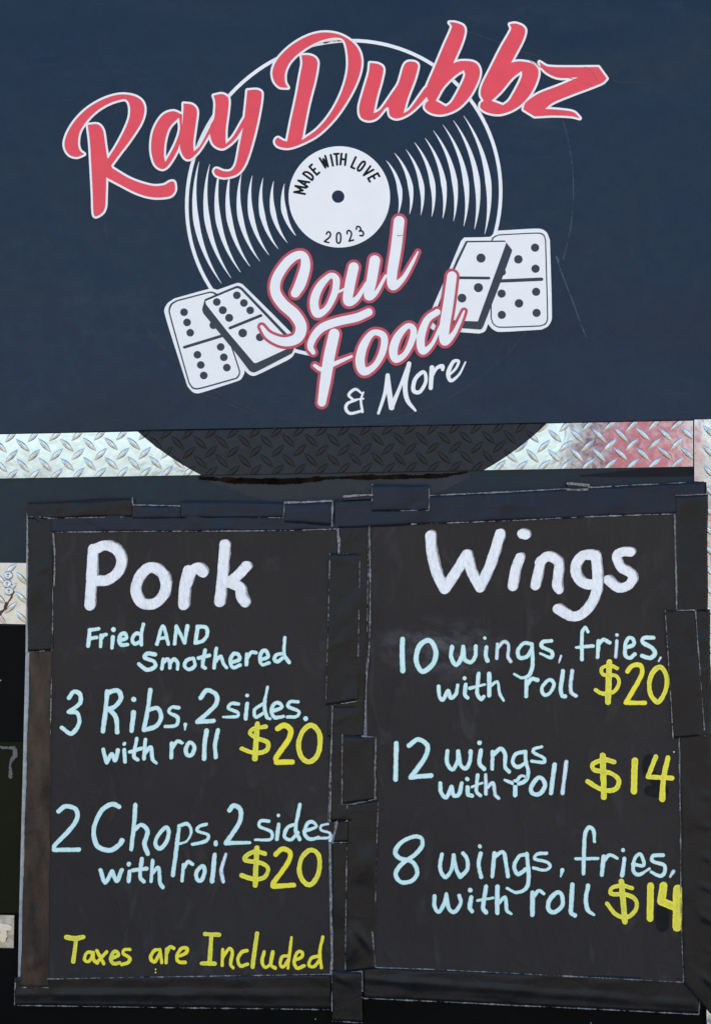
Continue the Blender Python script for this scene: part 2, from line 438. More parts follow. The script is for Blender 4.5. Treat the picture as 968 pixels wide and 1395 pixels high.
def strip(name, poly, front, origin, slope, nx, ny, px=30.2, py=26.6, tilt=0):
    st = slab(name, poly, front, .006, M['tread'], truck, .0006)
    xs = [p[0] for p in poly]; ys = [p[1] for p in poly]
    P = np.array(poly, float)
    for j in range(-1, ny+1):
        for i in range(-1, nx+1):
            for kind, ox, oy in ((up_bar, 0, 0), (dn_bar, .5, .5)):
                x = origin[0]+(i+ox)*px; y = origin[1]+(j+oy)*py+slope*(x-origin[0])
                X = np.array([[x]]); Y = np.array([[y]])
                sd_ = poly_sdf(X, Y, P)[0, 0]
                if sd_ > 3: continue
                b = bpy.data.objects.new('tread_bar', kind); C.objects.link(b)
                jx, jy, jr = x+random.uniform(-.5, .5), y+random.uniform(-.5, .5), random.uniform(-3, 3)
                b.location = W(jx, jy, front); b.rotation_euler = (0, R(jr), 0)
                if sd_ > -9.5: b.data = clipped(kind, Vector(W(jx, jy, front)), R(jr), P)
                b.parent = st; b.matrix_parent_inverse = (1, 0, 0, 0), (0, 1, 0, 0), (0, 0, 1, 0), (0, 0, 0, 1)
    return st
def trimtop(x): return 590-.0198*(x-60)
def trimbot(x): return 652-.0172*x
ts = slab  # alias
st_main = strip('tread_plate_strip', [(-300, trimtop(-300)), (944, trimtop(944)), (944, trimbot(944)), (-300, trimbot(-300))], .0045, (15.5, 594), -.018, 40, 3)
st_post = strip('corner_tread_plate', [(945.5, 561), (1015, 560), (1015, 1500), (962, 1500), (962, 657), (945.5, 656)], .0060, (951, 575), 0, 4, 40, 30, 27)
st_hinge = strip('hinge_plate', [(-60, 766), (37, 767), (36, 851), (-60, 849)], .0035, (-46, 775), 0, 4, 4)
st_latch = slab('latch_plate', [(-30, 1247), (19, 1248), (18, 1293), (-30, 1292)], .004, .005, m_simple('pale_latch_metal', (.52, .50, .42, 1), .35, .7, var=.4, sc=120), truck, .0008)
def disc_mesh(name, r, h, n=20, dome=.6):
    V = []; Fc = []
    rings = [(1, 0), (.96, .6), (.7, 1), (.25, 1), (.18, .55)]
    for rr, hh in rings:
        for i in range(n): a = 2*math.pi*i/n; V.append((rr*r*math.cos(a), -hh*h, rr*r*math.sin(a)))
    for k in range(len(rings)-1):
        for i in range(n): a = k*n+i; b = k*n+(i+1) % n; Fc.append((a, b, b+n, a+n))
    Fc.append(tuple((len(rings)-1)*n+i for i in range(n)))
    me = bpy.data.meshes.new(name); me.from_pydata(V, [], Fc); me.update(); me.polygons.foreach_set('use_smooth', [True]*len(Fc)); return me
sm = disc_mesh('screw', 6.3*S, .0035); sm.materials.append(M['screw'])
for x, y in ((11, 784), (9.5, 795.5), (12, 805.5)):
    b = bpy.data.objects.new('screw', sm); C.objects.link(b); b.location = W(x, y, .0048); b.parent = st_hinge
sh = Shape(strokes=strokes_of('17,806 14,816 9,822 6,829 0,836 -8,846', 0, 0, 1, 3.4), rough=2.0, seed=5)
link('rust_stain', mesh_of('rust_stain', [sh.parts(sh.F, .0056, .0008)+(0,)]), M['rust'], st_hinge)
b = bpy.data.objects.new('screw', sm); C.objects.link(b); b.location = W(4, 1277, .0045); b.parent = st_latch
sh = Shape(strokes=strokes_of('-14,1262 0,1262 12,1264;2,1262 5,1270 4,1280', 0, 0, 1, 8))
link('latch_lever', mesh_of('latch_lever', [sh.parts(sh.F, .0085, .0045)+(0,)]), M['screw'], st_latch)
# dull grey hook-shaped mark on the dark pane
sh = Shape(strokes=strokes_of('-6,1019,3 10,1020,3 18,1021,5 19,1030,5 14,1038,4 13,1043,3 13,1060,4', 0, 0, 1, 4), rough=1.6, seed=9)
tp(link('hook_mark', mesh_of('hook_mark', [sh.parts(sh.F, .000, .0035)+(0,)]), m_simple('dull_grey_hook', (.13, .13, .12, 1), .55, .2, var=.4), None))

# ---------------------------------------------------------------- the vinyl logo
D0 = .0100     # upper panel face
logo = thing('logo_decal', 'round vinyl logo with red script lettering over a record and two pairs of dominoes', 'decal', loc=W(460, 268, D0))
bpy.context.view_layer.update()
LI = logo.matrix_world.inverted()
def lp(o, parent=None):
    o.parent = parent or logo
    if parent is None: o.matrix_parent_inverse = LI.copy()      # parts sit at the world's origin, so sub-parts need no inverse
    return o
def circ(cx, cy, r, n=96, ry=None, a0=0, a1=360):
    return [(cx+r*math.cos(R(a0+(a1-a0)*i/n)), cy+(ry or r)*math.sin(R(a0+(a1-a0)*i/n))) for i in range(n)]
T = .0003
lp(link('backing', mesh_of('backing', [solid([np.array(circ(460, 259, 321, 128))], D0+T, T)+(0,)]), M['vinyl']))
# the disc laps down over the strip as a flap on the wall below
flap = [(460+409*math.sin(R(a)), 283+409*math.cos(R(a))) for a in np.linspace(26.2, -28.5, 24)]
flap = [(x, max(y, trimbot(x)+1.5)) for x, y in flap]
flap = flap+[(300, trimbot(300)+1), (460, trimbot(460)+1), (630, trimbot(630)+1)]
lp(link('lower_flap', mesh_of('lower_flap', [solid([np.array(flap)], -.002+T+.0006, T)+(0,)]), m_panel('flap_vinyl', srgb(28, 36, 42), srgb(26, 33, 40), .4)))
# brown-black gap line under the strip inside the disc
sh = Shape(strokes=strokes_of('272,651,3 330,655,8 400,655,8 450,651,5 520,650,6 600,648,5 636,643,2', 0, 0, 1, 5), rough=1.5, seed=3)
tp(link('dark_gap_line', mesh_of('dark_gap_line', [sh.parts(sh.F, .0008, .0025)+(0,)]), m_simple('brown_black_gap', (.016, .009, .005, 1), .9, var=.8, spec=.03, sc=25)))

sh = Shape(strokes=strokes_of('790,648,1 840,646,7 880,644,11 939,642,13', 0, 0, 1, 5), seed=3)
tp(link('dark_gap_line', mesh_of('dark_gap_line', [sh.parts(sh.F, .0008, .0025)+(0,)]), M['ink']))  # shade of the gap under the strip, drawn as a black tapered strip
for txt, w_, mt, d_ in (('255,584 330,583 400,582', .9, 'edge', .0058), ('480,580.5 560,579.5 640,577.5', .8, 'edge', .0058), ('282,653 330,672 380,684 440,691 500,689 560,680 610,664 640,645', 1.0, 'crease', 0), ):
    sh = Shape(strokes=strokes_of(txt, 0, 0, 1, w_), step=.3, rough=.5); tp(link('vinyl_edge', mesh_of('vinyl_edge', [sh.parts(sh.F, d_ or -.0009, .0008, .05, .05)+(0,)]), M[mt]))
L1 = D0+.0007; L2 = L1+.0003; L3 = L2+.0003; L4 = L3+.0003; L5 = L4+.0003; L6 = L5+.0003
def lshape(name, sh, F, front, mat, parent=None, thick=T, eps=.07, amin=.6):
    return lp(link(name, mesh_of(name, [sh.parts(F, front, thick, eps, amin)+(0,)]), mat), parent)
def sub(o):   # children of a part: same space as the logo's parts
    return o
# record
ang = R(-50)
pts = []
for i in range(120):
    a = 2*math.pi*i/120; u, v = 219*math.cos(a), 209.5*math.sin(a)
    pts.append((468+u*math.cos(ang)-v*math.sin(ang), 270.5+u*math.sin(ang)+v*math.cos(ang), 4.8))
k0 = next(i for i in range(120) if pts[i][0] >= 437 > pts[(i+1) % 120][0] and pts[i][1] > 400)   # the rim stops under the F
ring = [pts[(k0+1+i) % 120] for i in range(120)]; ring = [p for p in ring if not (p[1] > 400 and 437 < p[0] < 585)]
rs = Shape(strokes=[(np.array(ring), False)], step=.6)
lshape('record_rim', rs, rs.F, L1, M['white'])
lab = Shape(polys=[(np.array(circ(462, 268.3, 69)), False), (np.array(circ(460.4, 267.9, 8.6, 40)), True)], step=.5)
label_o = lshape('record_label', lab, lab.F, L1, M['white'])
def groove(cx, cy, r, a0, a1, peak, wmax):
    P = []; n = 26
    for i in range(n+1):
        t = i/n; a = R(a0+(a1-a0)*t)
        ww = (t/peak if t < peak else (1-t)/(1-peak)); ww = ww**.8*wmax
        P.append((cx+r*math.cos(a), cy-r*math.sin(a), max(ww, .35)))
    s_ = Shape(strokes=[(np.array(P), False)], step=.5)
    lshape('record_groove', s_, s_.F, L1, M['white'])
for k in range(9):
    top = [42, 42, 38, 38.5, 37, 37.2, 36.6, 35.8, 35][k]; bot = [-16.5, -14, -12.5, -12.2, -12, -12, -13.4, -13.8, -14.5][k]
    groove(467, 270, 78+15.1*k, top, bot, .58, 6.8+.18*k)
for k in range(9):
    groove(467, 270, 82+15*k, [166, 166, 165.5, 165.8, 166, 166, 165.6, 165.4, 165.2][k], 219.5-.5*k, .48, 7.4+.1*k)
# label lettering
GL = {'M': '0,1 0,0 .5,.7 1,0 1,1', 'A': '0,1 .5,0 1,1;.2,.68 .8,.68', 'D': '0,0 0,1;0,0! .5,.02 .95,.25 .95,.75 .5,.98 0,1!',
      'E': '.95,0! 0,0! 0,1! .95,1!;0,.48 .8,.48', 'W': '0,0! .27,1! .5,.2! .73,1! 1,0!', 'I': '.5,0 .5,1', 'T': '0,0 1,0;.5,0 .5,1',
      'H': '0,0 0,1;1,0 1,1;0,.5 1,.5', 'L': '0,0! 0,1! .9,1!', 'O': '@.5,0 .05,.18 .05,.82 .5,1 .95,.82 .95,.18', 'V': '0,0! .5,1! 1,0!',
      '2': '.05,.25 .2,.04 .6,0 .95,.2 .85,.48 .05,.97! 1,.97!', '0': '@.5,0 .1,.18 .1,.82 .5,1 .9,.82 .9,.18',
      '3': '.05,.18 .45,0 .9,.15 .85,.42 .4,.48! .9,.58 .95,.85 .5,1 .05,.85'}
GL['M'] = '0,1! 0,0! .5,.75! 1,0! 1,1!'; GL['A'] = '0,1! .5,0! 1,1!;.2,.68 .8,.68'
def arc_glyph(ch, cx, cy, rot, wd, ht, lw, front, parent):
    ca, sa = math.cos(rot), math.sin(rot); st = []
    for p, c in parse(GL[ch], 0, 0, 1, lw):
        q = []
        for a in p:
            x = (a[0]-.5)*wd; y = (a[1]-.5)*ht
            q.append((cx+x*ca-y*sa, cy+x*sa+y*ca, lw, a[3]))
        st.append((spline(q, c), c))
    s_ = Shape(strokes=st, step=.3, pad=2)
    lshape('label_letter', s_, s_.F, front, M['ink'], parent, thick=T, eps=.03, amin=.2)
ox, oy, sc = 370, 180, 5.378
for ch, x, y, wd in (('M', 208, 424, 48), ('A', 232, 370, 38), ('D', 271, 317, 32), ('E', 313, 275, 28), ('W', 387, 220, 46), ('I', 440, 207, 8), ('T', 476, 200, 34),
                 ('H', 524, 200, 36), ('L', 611, 226, 30), ('O', 656, 250, 30), ('V', 703, 290, 36), ('E', 747, 333, 30)):
    a = math.atan2(x-495, 475-y)
    arc_glyph(ch, ox+x/sc, oy+y/sc, a, (wd-2)/sc, 80/sc, 15.5/sc, L2, label_o)
for ch, x, y, a in (('2', 410, 770, 15), ('0', 490, 776, 1), ('2', 572, 760, -15), ('3', 645, 726, -30)):
    arc_glyph(ch, ox+x/sc, oy+y/sc, R(a), 34/sc, 78/sc, 12/sc, L2, label_o)
# dominoes
def domino_pair(ox, oy, sc, outline, parts_):
    o_ = Shape(polys=polys_of(outline, ox, oy, sc), step=.5)
    dom = lshape('domino_pair', o_, o_.F, L1+.00012, M['white'])
    for nm, lev, mat, txt, kind in parts_:
        if kind == 'poly': s_ = Shape(polys=polys_of(txt, ox, oy, sc), step=.5, pad=3)
        elif kind == 'pip':
            for t in txt.split():
                x, y, r = [float(a) for a in t.split(',')]
                lp(link(nm, mesh_of(nm, [solid([np.array(circ(ox+x/sc, oy+y/sc, r/sc, 24))], lev, T)+(0,)]), mat), dom)
            continue
        else: s_ = Shape(strokes=strokes_of(txt, ox, oy, sc, kind), step=.4, pad=3)
        lshape(nm, s_, s_.F, lev, mat, dom)
wh, nv = M['white'], M['navyink']
domino_pair(210, 360, 4.4, '62,290 78,238 122,205! 340,145 372,152 385,152 500,112 530,120! 700,288 850,440! 846,515 830,552 800,575! 605,668 570,662 541,635! 540,655 520,690 490,704! 275,772 235,768 200,732!', [
    ('domino_line', L2, nv, '88,290 98,240 135,215! 330,165 355,166 385,180! 420,350! 500,590 516,650 500,684 480,692! 270,750 230,745 206,712!', 'poly'),
    ('domino_face', L3, wh, '97,290 108,246 140,223! 325,175 350,175 375,190! 412,350! 495,600! 508,650 492,678 475,684! 270,741 235,737 213,708!', 'poly'),
    ('domino_bar', L4, nv, '182,498 405,430', 17),
    ('pip', L4, nv, '180,288,23 198,349,23 217,411,23 355,366,23 260,543,23 280,604,23 298,667,23 399,496,23 418,558,23 436,620,23', 'pip'),
    ('domino_side', L4+.0001, nv, '288,272! 304,210! 490,132 510,132 530,143! 822,446! 838,505! 825,535! 612,645 590,648 572,640! 500,545! 295,295!', 'poly'),
    ('domino_face', L5, wh, '308,222! 490,146 505,146 520,154! 808,458! 812,500! 612,592 597,590! 440,405! 312,242!', 'poly'),
    ('domino_bar', L6, nv, '455,383 640,308', 17),
    ('pip', L6, nv, '376,227,23 412,276,24 450,322,24 496,187,23 538,233,23 576,277,23 531,413,26 634,438,24', 'pip')])
domino_pair(580, 290, 4.84, '250,163! 420,158 440,140 468,118! 738,104 790,125 815,178! 828,690 805,745 760,770! 480,785 435,765 408,732! 388,780 350,796! 215,786 60,778 18,740 22,670! 140,400! 230,185!', [
    ('domino_line', L2, nv, '426,300 428,190 440,160 478,142! 738,130 775,142 790,180! 803,695 788,735 752,750! 485,758 440,735 424,690! 424,600!', 'poly'),
    ('domino_face', L3, wh, '434,300 436,190 448,166 478,150! 736,138 770,150 782,182! 795,695 780,730 750,742! 485,750 446,730 432,690! 432,600!', 'poly'),
    ('domino_bar', L4, nv, '480,450 760,438', 22),
    ('pip', L4, nv, '717,230,27 607,307,28 720,369,27 503,392,22 497,533,27 724,521,27 611,597,28 498,673,27 727,660,27', 'pip'),
    ('domino_side', L4+.0001, nv, '262,186! 518,183! 566,246! 562,262! 520,380! 378,745! 362,768 335,768! 215,760 70,750! 40,715! 120,500! 200,310!', 'poly'),
    ('domino_face', L5, wh, '272,196! 528,192! 525,205! 340,716! 215,712! 80,700! 180,392!', 'poly'),
    ('domino_bar', L6, nv, '190,428 413,431', 18),
    ('pip', L6, nv, '361,299,30 344,494,30 236,563,29', 'pip')])

# red script: traced outlines, white border cut round them
RAY = [
 (70, 90, 3.2267, '145,388! 112,400 78,388 60,350 70,302 105,243 160,188 230,147 300,127 360,132 398,155 410,195 395,250 350,322 300,388 262,440!  248,412! 285,355 320,290 344,230 347,180 330,148 292,152 245,170 198,200 158,240 126,290 118,340 126,372;'
  '162,260! 205,258 228,285 238,350 246,402! 268,448! 242,490! 240,560 237,620 222,648 190,657 184,560 178,450 172,340;'
  '240,488! 300,520 380,560 450,578 520,573 543,548 540,512 522,510 495,525 440,527 350,498 262,446!'),
 (70, 90, 3.2267, '575,215! 535,200 488,220 450,285 440,365 455,430 485,453 512,440 550,380 572,320!;-562,226! 520,270 500,330 495,395 502,425! 545,345 566,280;'
  '582,166! 620,172 640,198 634,260 624,335 626,378! 655,350 705,255 716,232! 722,252! 690,308 650,372 612,408 588,405 570,372 566,330 578,245 582,195'),
 (70, 90, 3.2267, '714,131! 752,125 778,145 776,200 766,280 766,345! 800,310 838,245 850,225! 852,255! 812,318 772,354 745,363 712,343 697,295 700,262 716,232 722,165;'
  '862,108! 905,106 924,122 912,215 884,335 852,430 818,474 765,490 728,482 716,464 726,452 760,464 792,460 812,430 828,350 846,255 856,170'),
 (340, 20, 3.2267, '168,322! 132,318 107,290 102,245 125,195 180,140 250,98 320,80 390,88 448,120 482,165 490,222 472,292 432,372 378,452 308,523 240,563 175,586 128,580 112,560 124,543 150,556 190,560 232,552! 300,502 360,428 405,340 430,250 430,170 412,112 368,102 300,120 232,158 182,203 157,250 155,295;'
  '228,180! 262,180 288,192 298,215 286,290 258,400 228,556! 165,560! 182,470 206,360 222,270 232,215'),
 (340, 20, 3.2267, '528,214! 565,219 586,238 578,290 556,370 543,436! 575,418 630,340 655,300 675,232 692,210 724,210 738,226 724,285 692,370 674,436! 705,415 770,325 790,312! 792,335! 768,372 705,432 650,457 617,445 610,410 598,410 558,455 520,466 488,450 482,405 502,330 524,255'),
 (560, 10, 3.2267, '167,68! 192,69 225,82 234,106 220,160 182,248! 215,238 265,240 292,257 300,292 284,342 250,400 200,448 140,471 92,467 62,447 62,424 76,412! 66,390 68,350 97,280 142,172 178,88;-230,276! 190,302 140,352 106,412! 152,438! 178,416 215,350 236,300'),
 (560, 10, 3.2267, '432,76! 458,73 489,86 499,107 485,152 436,245! 475,239 528,248 553,270 556,302 536,357 500,410 450,449 390,470 337,464 305,445 304,424 318,412! 304,382 312,340 347,270 392,180 438,98;-484,280! 442,312 392,372 350,412! 402,432! 430,410 470,340 486,300'),
 (560, 10, 3.2267, '562,242! 600,262 700,265 820,264! 856,314! 838,332 780,356 700,386 620,420 585,448! 650,452 710,462 738,488! 700,479 620,476 540,480! 492,450! 502,420 560,380 650,345 735,308! 650,311 600,292 572,266'),
]
for n_, (ox, oy, sc, txt) in enumerate(RAY):
    s_ = Shape(polys=[p for p in polys_of(txt.strip('; '), ox, oy, sc)], step=.45, pad=8)
    # (holes apply to what was drawn before them)
    ol = lshape('script_letter', s_, s_.grown(3.1), L5+.0001+.00006*(n_ % 2), M['white'])
    lshape('letter_face', s_, s_.grown(.15), L6+.00015+.00006*(n_ % 2), M['red'], ol)
SOUL = [
 '188,362,36 210,320,44 230,250,40 222,208,32 190,208,34 150,240,38 112,300,40 106,355,42 135,405,44 185,450,46 212,500,46 195,548,42 140,562,36 80,538,26 50,500,14',
 '@332,290,22 288,335,32 266,395,36 278,446,34 318,425,24 350,360,28 356,305,28;352,360,12 380,350,10 420,325,8',
 '428,256,42 412,330,42 405,395,38 440,385,22 482,320,14;515,228,44 502,310,42 490,372,38 520,360,18 560,290,12',
 '615,66,44 602,180,44 586,280,42 590,332,36 632,300,20 670,235,14 692,192,6',
 '490,440,32 440,462,34 360,480,34 300,503,34 265,540,30 250,580,26 262,606,18;348,530,44 328,620,46 312,720,44 297,812,34;268,660,14 300,676,18 350,652,18 420,622,10',
 '@508,525,24 470,575,34 454,640,38 470,684,34 515,660,24 548,600,28 552,540,28',
 '@650,497,22 610,540,32 591,595,36 602,634,30 640,612,22 668,555,26 674,512,26;672,550,12 712,525,8',
 '772,440,26 730,472,28 704,545,34 712,600,30 750,572,16 785,500,14;832,292,40 818,400,42 802,500,42 802,560,36 838,530,20 866,475,14 882,436,8',
]
for n_, txt in enumerate(SOUL):
    s_ = Shape(strokes=strokes_of(txt, 340, 280, 3.025, 20), step=.4, pad=8)
    ol = lshape('script_letter', s_, s_.grown(3.8), L6+.0002+.00012*(n_ % 2), M['redline'])
    lshape('letter_face', s_, s_.F, L6+.0006+.00012*(n_ % 2), M['white'], ol)
for x, y, r in ((312, 398, 9), (505, 640, 9), (628, 592, 9), (735, 545, 8), (455, 335, 5), (540, 320, 5)):
    pass
MORE = ['462,775,6 435,757,10 408,780,11 428,802,7;440,802,6 404,815,11 396,838,12 415,857,11 462,846,9;420,802,6 468,796,6;468,770,6 458,802,8 464,850,10',
 '530,856,10 556,775,13 568,700,16;568,700,16 574,765,20 584,832,22;584,832,18 620,745,12 656,652,15;656,652,17 640,735,18 648,800,17 682,845,8',
 '@708,688,14 680,718,15 674,762,16 700,768,14 724,728,13 722,692,13',
 '750,668,18 745,752,16;748,712,8 768,672,12 792,662,16 794,676,12',
 '820,700,7 848,672,9 860,642,10 838,644,13 817,690,16 828,722,13 862,696,8 888,645,5']
for n_, txt in enumerate(MORE):
    s_ = Shape(strokes=strokes_of(txt, 340, 280, 3.025, 14), step=.3, pad=3)
    lshape('brush_letter', s_, s_.grown(.25), L3+.0001, M['white'])
for txt, w_, mt, lv in (('636,43 668,54 700,67 733,77', 1.5, 'crease', L1), ('722,84 752,100 780,108 808,118', .9, 'redline', L6+.0003), ('828,96 834,108 842,112 880,113', 1.5, 'crease', L1),
                    ('796,92 806,98 812,110', .9, 'redline', L6+.0003), ('757,350 763,368 772,392 780,412 790,440 798,460', .9, 'creaselight', L1), ('757,350 760,356', 2.2, 'creaselight', L1+.0001),
                    ('250,520 278,538 300,545 340,563', 1.1, 'crease', L1), ('441,59 452,56.8 464,56', .9, 'ink', L6+.0002),
                    ('541,321.5 548,321', 1.0, 'ink', L6+.0012), (' '.join('%f,%f' % p for p in circ(460, 259, 320.5, 30, a0=20, a1=160)), 1.0, 'crease', L1-.0002), (' '.join('%f,%f' % p for p in circ(460, 259, 320.5, 40, a0=-17, a1=18)), .7, 'creaselight', L1-.0002), (' '.join('%f,%f' % p for p in circ(460, 259, 320.5, 40, a0=160, a1=215)), .7, 'crease', L1-.0002)):
    s_ = Shape(strokes=strokes_of(txt, 0, 0, 1, w_), step=.35, pad=3, rough=.5)
    lshape('vinyl_crease', s_, s_.F, lv, M[mt], amin=.05)

# ---------------------------------------------------------------- menu board and posters
board = slab('menu_board', [(37, 694), (400, 696), (505, 690), (585, 682), (952, 668), (960, 1345), (500, 1352), (24, 1350), (25.5, 1250), (30.5, 1060), (34.5, 888), (36, 700)], .0060, .0078, M['board'], None, .0008)
tag(board, 'pale foam board behind both black menus, its grey left edge showing', 'board')
def paper_mesh(name, pts, front, rim, ripple, seed):
    P = np.array(pts, float); V, Fc, mi = [], [], []
    loops = [P]
    n = 30
    # bilinear sheet with slight ripples; four corners given first, edges straight
    (ax, ay), (bx, by), (cx_, cy_), (dx, dy) = pts
    rs = np.random.RandomState(seed)
    for j in range(n+1):
        for i in range(n+1):
            u, v = i/n, j/n
            x = (1-v)*((1-u)*ax+u*bx)+v*((1-u)*dx+u*cx_); y = (1-v)*((1-u)*ay+u*by)+v*((1-u)*dy+u*cy_)
            d = front+ripple*(math.sin(u*9+v*5+seed)*.4+math.sin(u*4-v*11+seed*2)*.35+.25*math.sin(u*23+v*7))*math.sin(math.pi*u)**.5*math.sin(math.pi*v)**.5
            V.append(W(x, y, d))
    for j in range(n):
        for i in range(n): a = j*(n+1)+i; Fc.append((a, a+n+1, a+n+2, a+1))
    me = bpy.data.meshes.new(name); me.from_pydata(V, [], Fc); me.update(); me.polygons.foreach_set('use_smooth', [True]*len(Fc)); return me
DP = .0086
pork = thing('paper_menu', 'black paper menu headed Pork with white heading, left of the two', 'menu', 'hand-painted menus', W(262, 1030, DP))
wing = thing('paper_menu', 'black paper menu headed Wings with wing prices, right of the two', 'menu', 'hand-painted menus', W(716, 1030, DP))
bpy.context.view_layer.update()
PI_ = {pork.name: pork.matrix_world.inverted(), wing.name: wing.matrix_world.inverted()}
def pp(o, par): o.parent = par; o.matrix_parent_inverse = PI_[par.name].copy(); return o
pp(link('sheet', paper_mesh('sheet', [(72, 725), (463, 721), (451, 1327), (65, 1334)], DP, .0005, .0008, 1), M['paper1']), pork)
pp(link('sheet', paper_mesh('sheet', [(499, 715), (917, 699), (931, 1339), (500, 1317)], DP, .0005, .0008, 4), M['paper2']), wing)
DL = DP+.0011
def ribbon(name, txt, w_, depth, mat, rough=1.0, seed=2, amin=.2):
    s_ = Shape(strokes=strokes_of(txt, 0, 0, 1, w_*(.66 if w_ <= 2 else .85)), step=.3, pad=3, rough=rough*.7, seed=seed)
    return link(name, mesh_of(name, [s_.parts(s_.F, depth, .0004, .06, amin)+(0,)]), mat)
for par, txt, w_ in ((pork, '75,725 180,724 300,723.5 400,722.5', 1.2), (pork, '412,722 462,720.5', 1.4), (pork, '460,722 461.5,740 461,755', 3.4), (pork, '66,1333.5 200,1331 330,1329 450,1327', 1.3),
                     (pork, '449,1150 450,1200 451,1260 452,1300 451,1325', 3.6), (pork, '453,963 451,1010 449,1060 447,1120', 1.5), (pork, '73,727 75,760 74,798', 2.2), (pork, '72,800 72,850 71,885', 1.2), (pork, '71,900 69,1000', .8),
                     (wing, '503,717 504,800 503,870 499,930 496,1002', 2.0), (wing, '512,1004 511.5,1088', 1.4), (wing, '560,714 700,709 800,704 917,700', 1.3), (wing, '918,701 920,760 921,829', 2.4), (wing, '924,1008 926,1140 927,1245 930,1337', 1.4),
                     (wing, '511,1310 512,1317 600,1321 760,1329 930,1338', 1.3), (wing, '507,1270 511,1315', 1.8), (wing, '515,1093 513,1150 511,1230', .8)):
    pp(ribbon('torn_edge', txt, w_, DL+.0012, M['edge'], 1.2, 3), par)

def letter(par, region, txt, w_, style):
    ox, oy, sc = region
    s_ = Shape(strokes=strokes_of(txt, ox, oy, sc, w_), step=.45, pad=2.5, rough=.55, seed=random.randint(1, 9999))
    letter.k = (getattr(letter, 'k', 0)+1) % 3; depth = DL+.00022*letter.k if style != 'k' else DL-.0002
    col = {'w': ('p_white', 'p_white2'), 't': ('p_teal', 'p_teal2'), 'y': ('p_yellow', 'p_yellow2'), 'g': ('p_grey', 'p_teal2'), 'o': ('p_orange', 'p_yellow'), 'k': ('p_black', 'p_black')}[style]
    gs = [s_.parts(s_.F, depth, .0008, .08, .3)+(0,)]
    if style != 'k':
        k_ = w_/sc*(.22 if style != 'w' else .12)
        F2 = s_.F+k_+1.1*vnoise(s_.X, s_.Y, 5, random.randint(1, 9999))*(w_/sc/7)
        gs.append(s_.parts(F2, depth+.0002, .0002, .08, .8)+(1,))
    mats_ = [M[col[0]], M[col[1]]]
    if style == 'w' and w_ > 20:      # first grey coat showing beside the second
        F3 = s_.F+.6+1.6*vnoise(s_.X, s_.Y, 7, random.randint(1, 999)); v, f = s_.parts(F3, depth-.00015, .0007, .08, .8)
        gs.append(([(a+2.3*S, b, c+1.3*S) for a, b, c in v], f, 2)); mats_.append(M['p_under'])
    nm = 'painted_letter' if style != 'k' else 'cover_patch'
    pp(link(nm, mesh_of(nm, gs), mats_), par)
A=(100,720,4); B=(100,840,4); Cc=(220,840,4); Dd=(70,930,4); E=(220,930,4); F_=(60,1085,4); G=(230,1085,4); H=(80,1260,4); I=(230,1260,4)
J=(560,715,4); K=(690,715,4); Lr=(530,845,4); Mr=(690,845,4); N=(520,1000,4); O=(690,1000,4); Pq=(525,1130,4); Q=(700,1130,4)
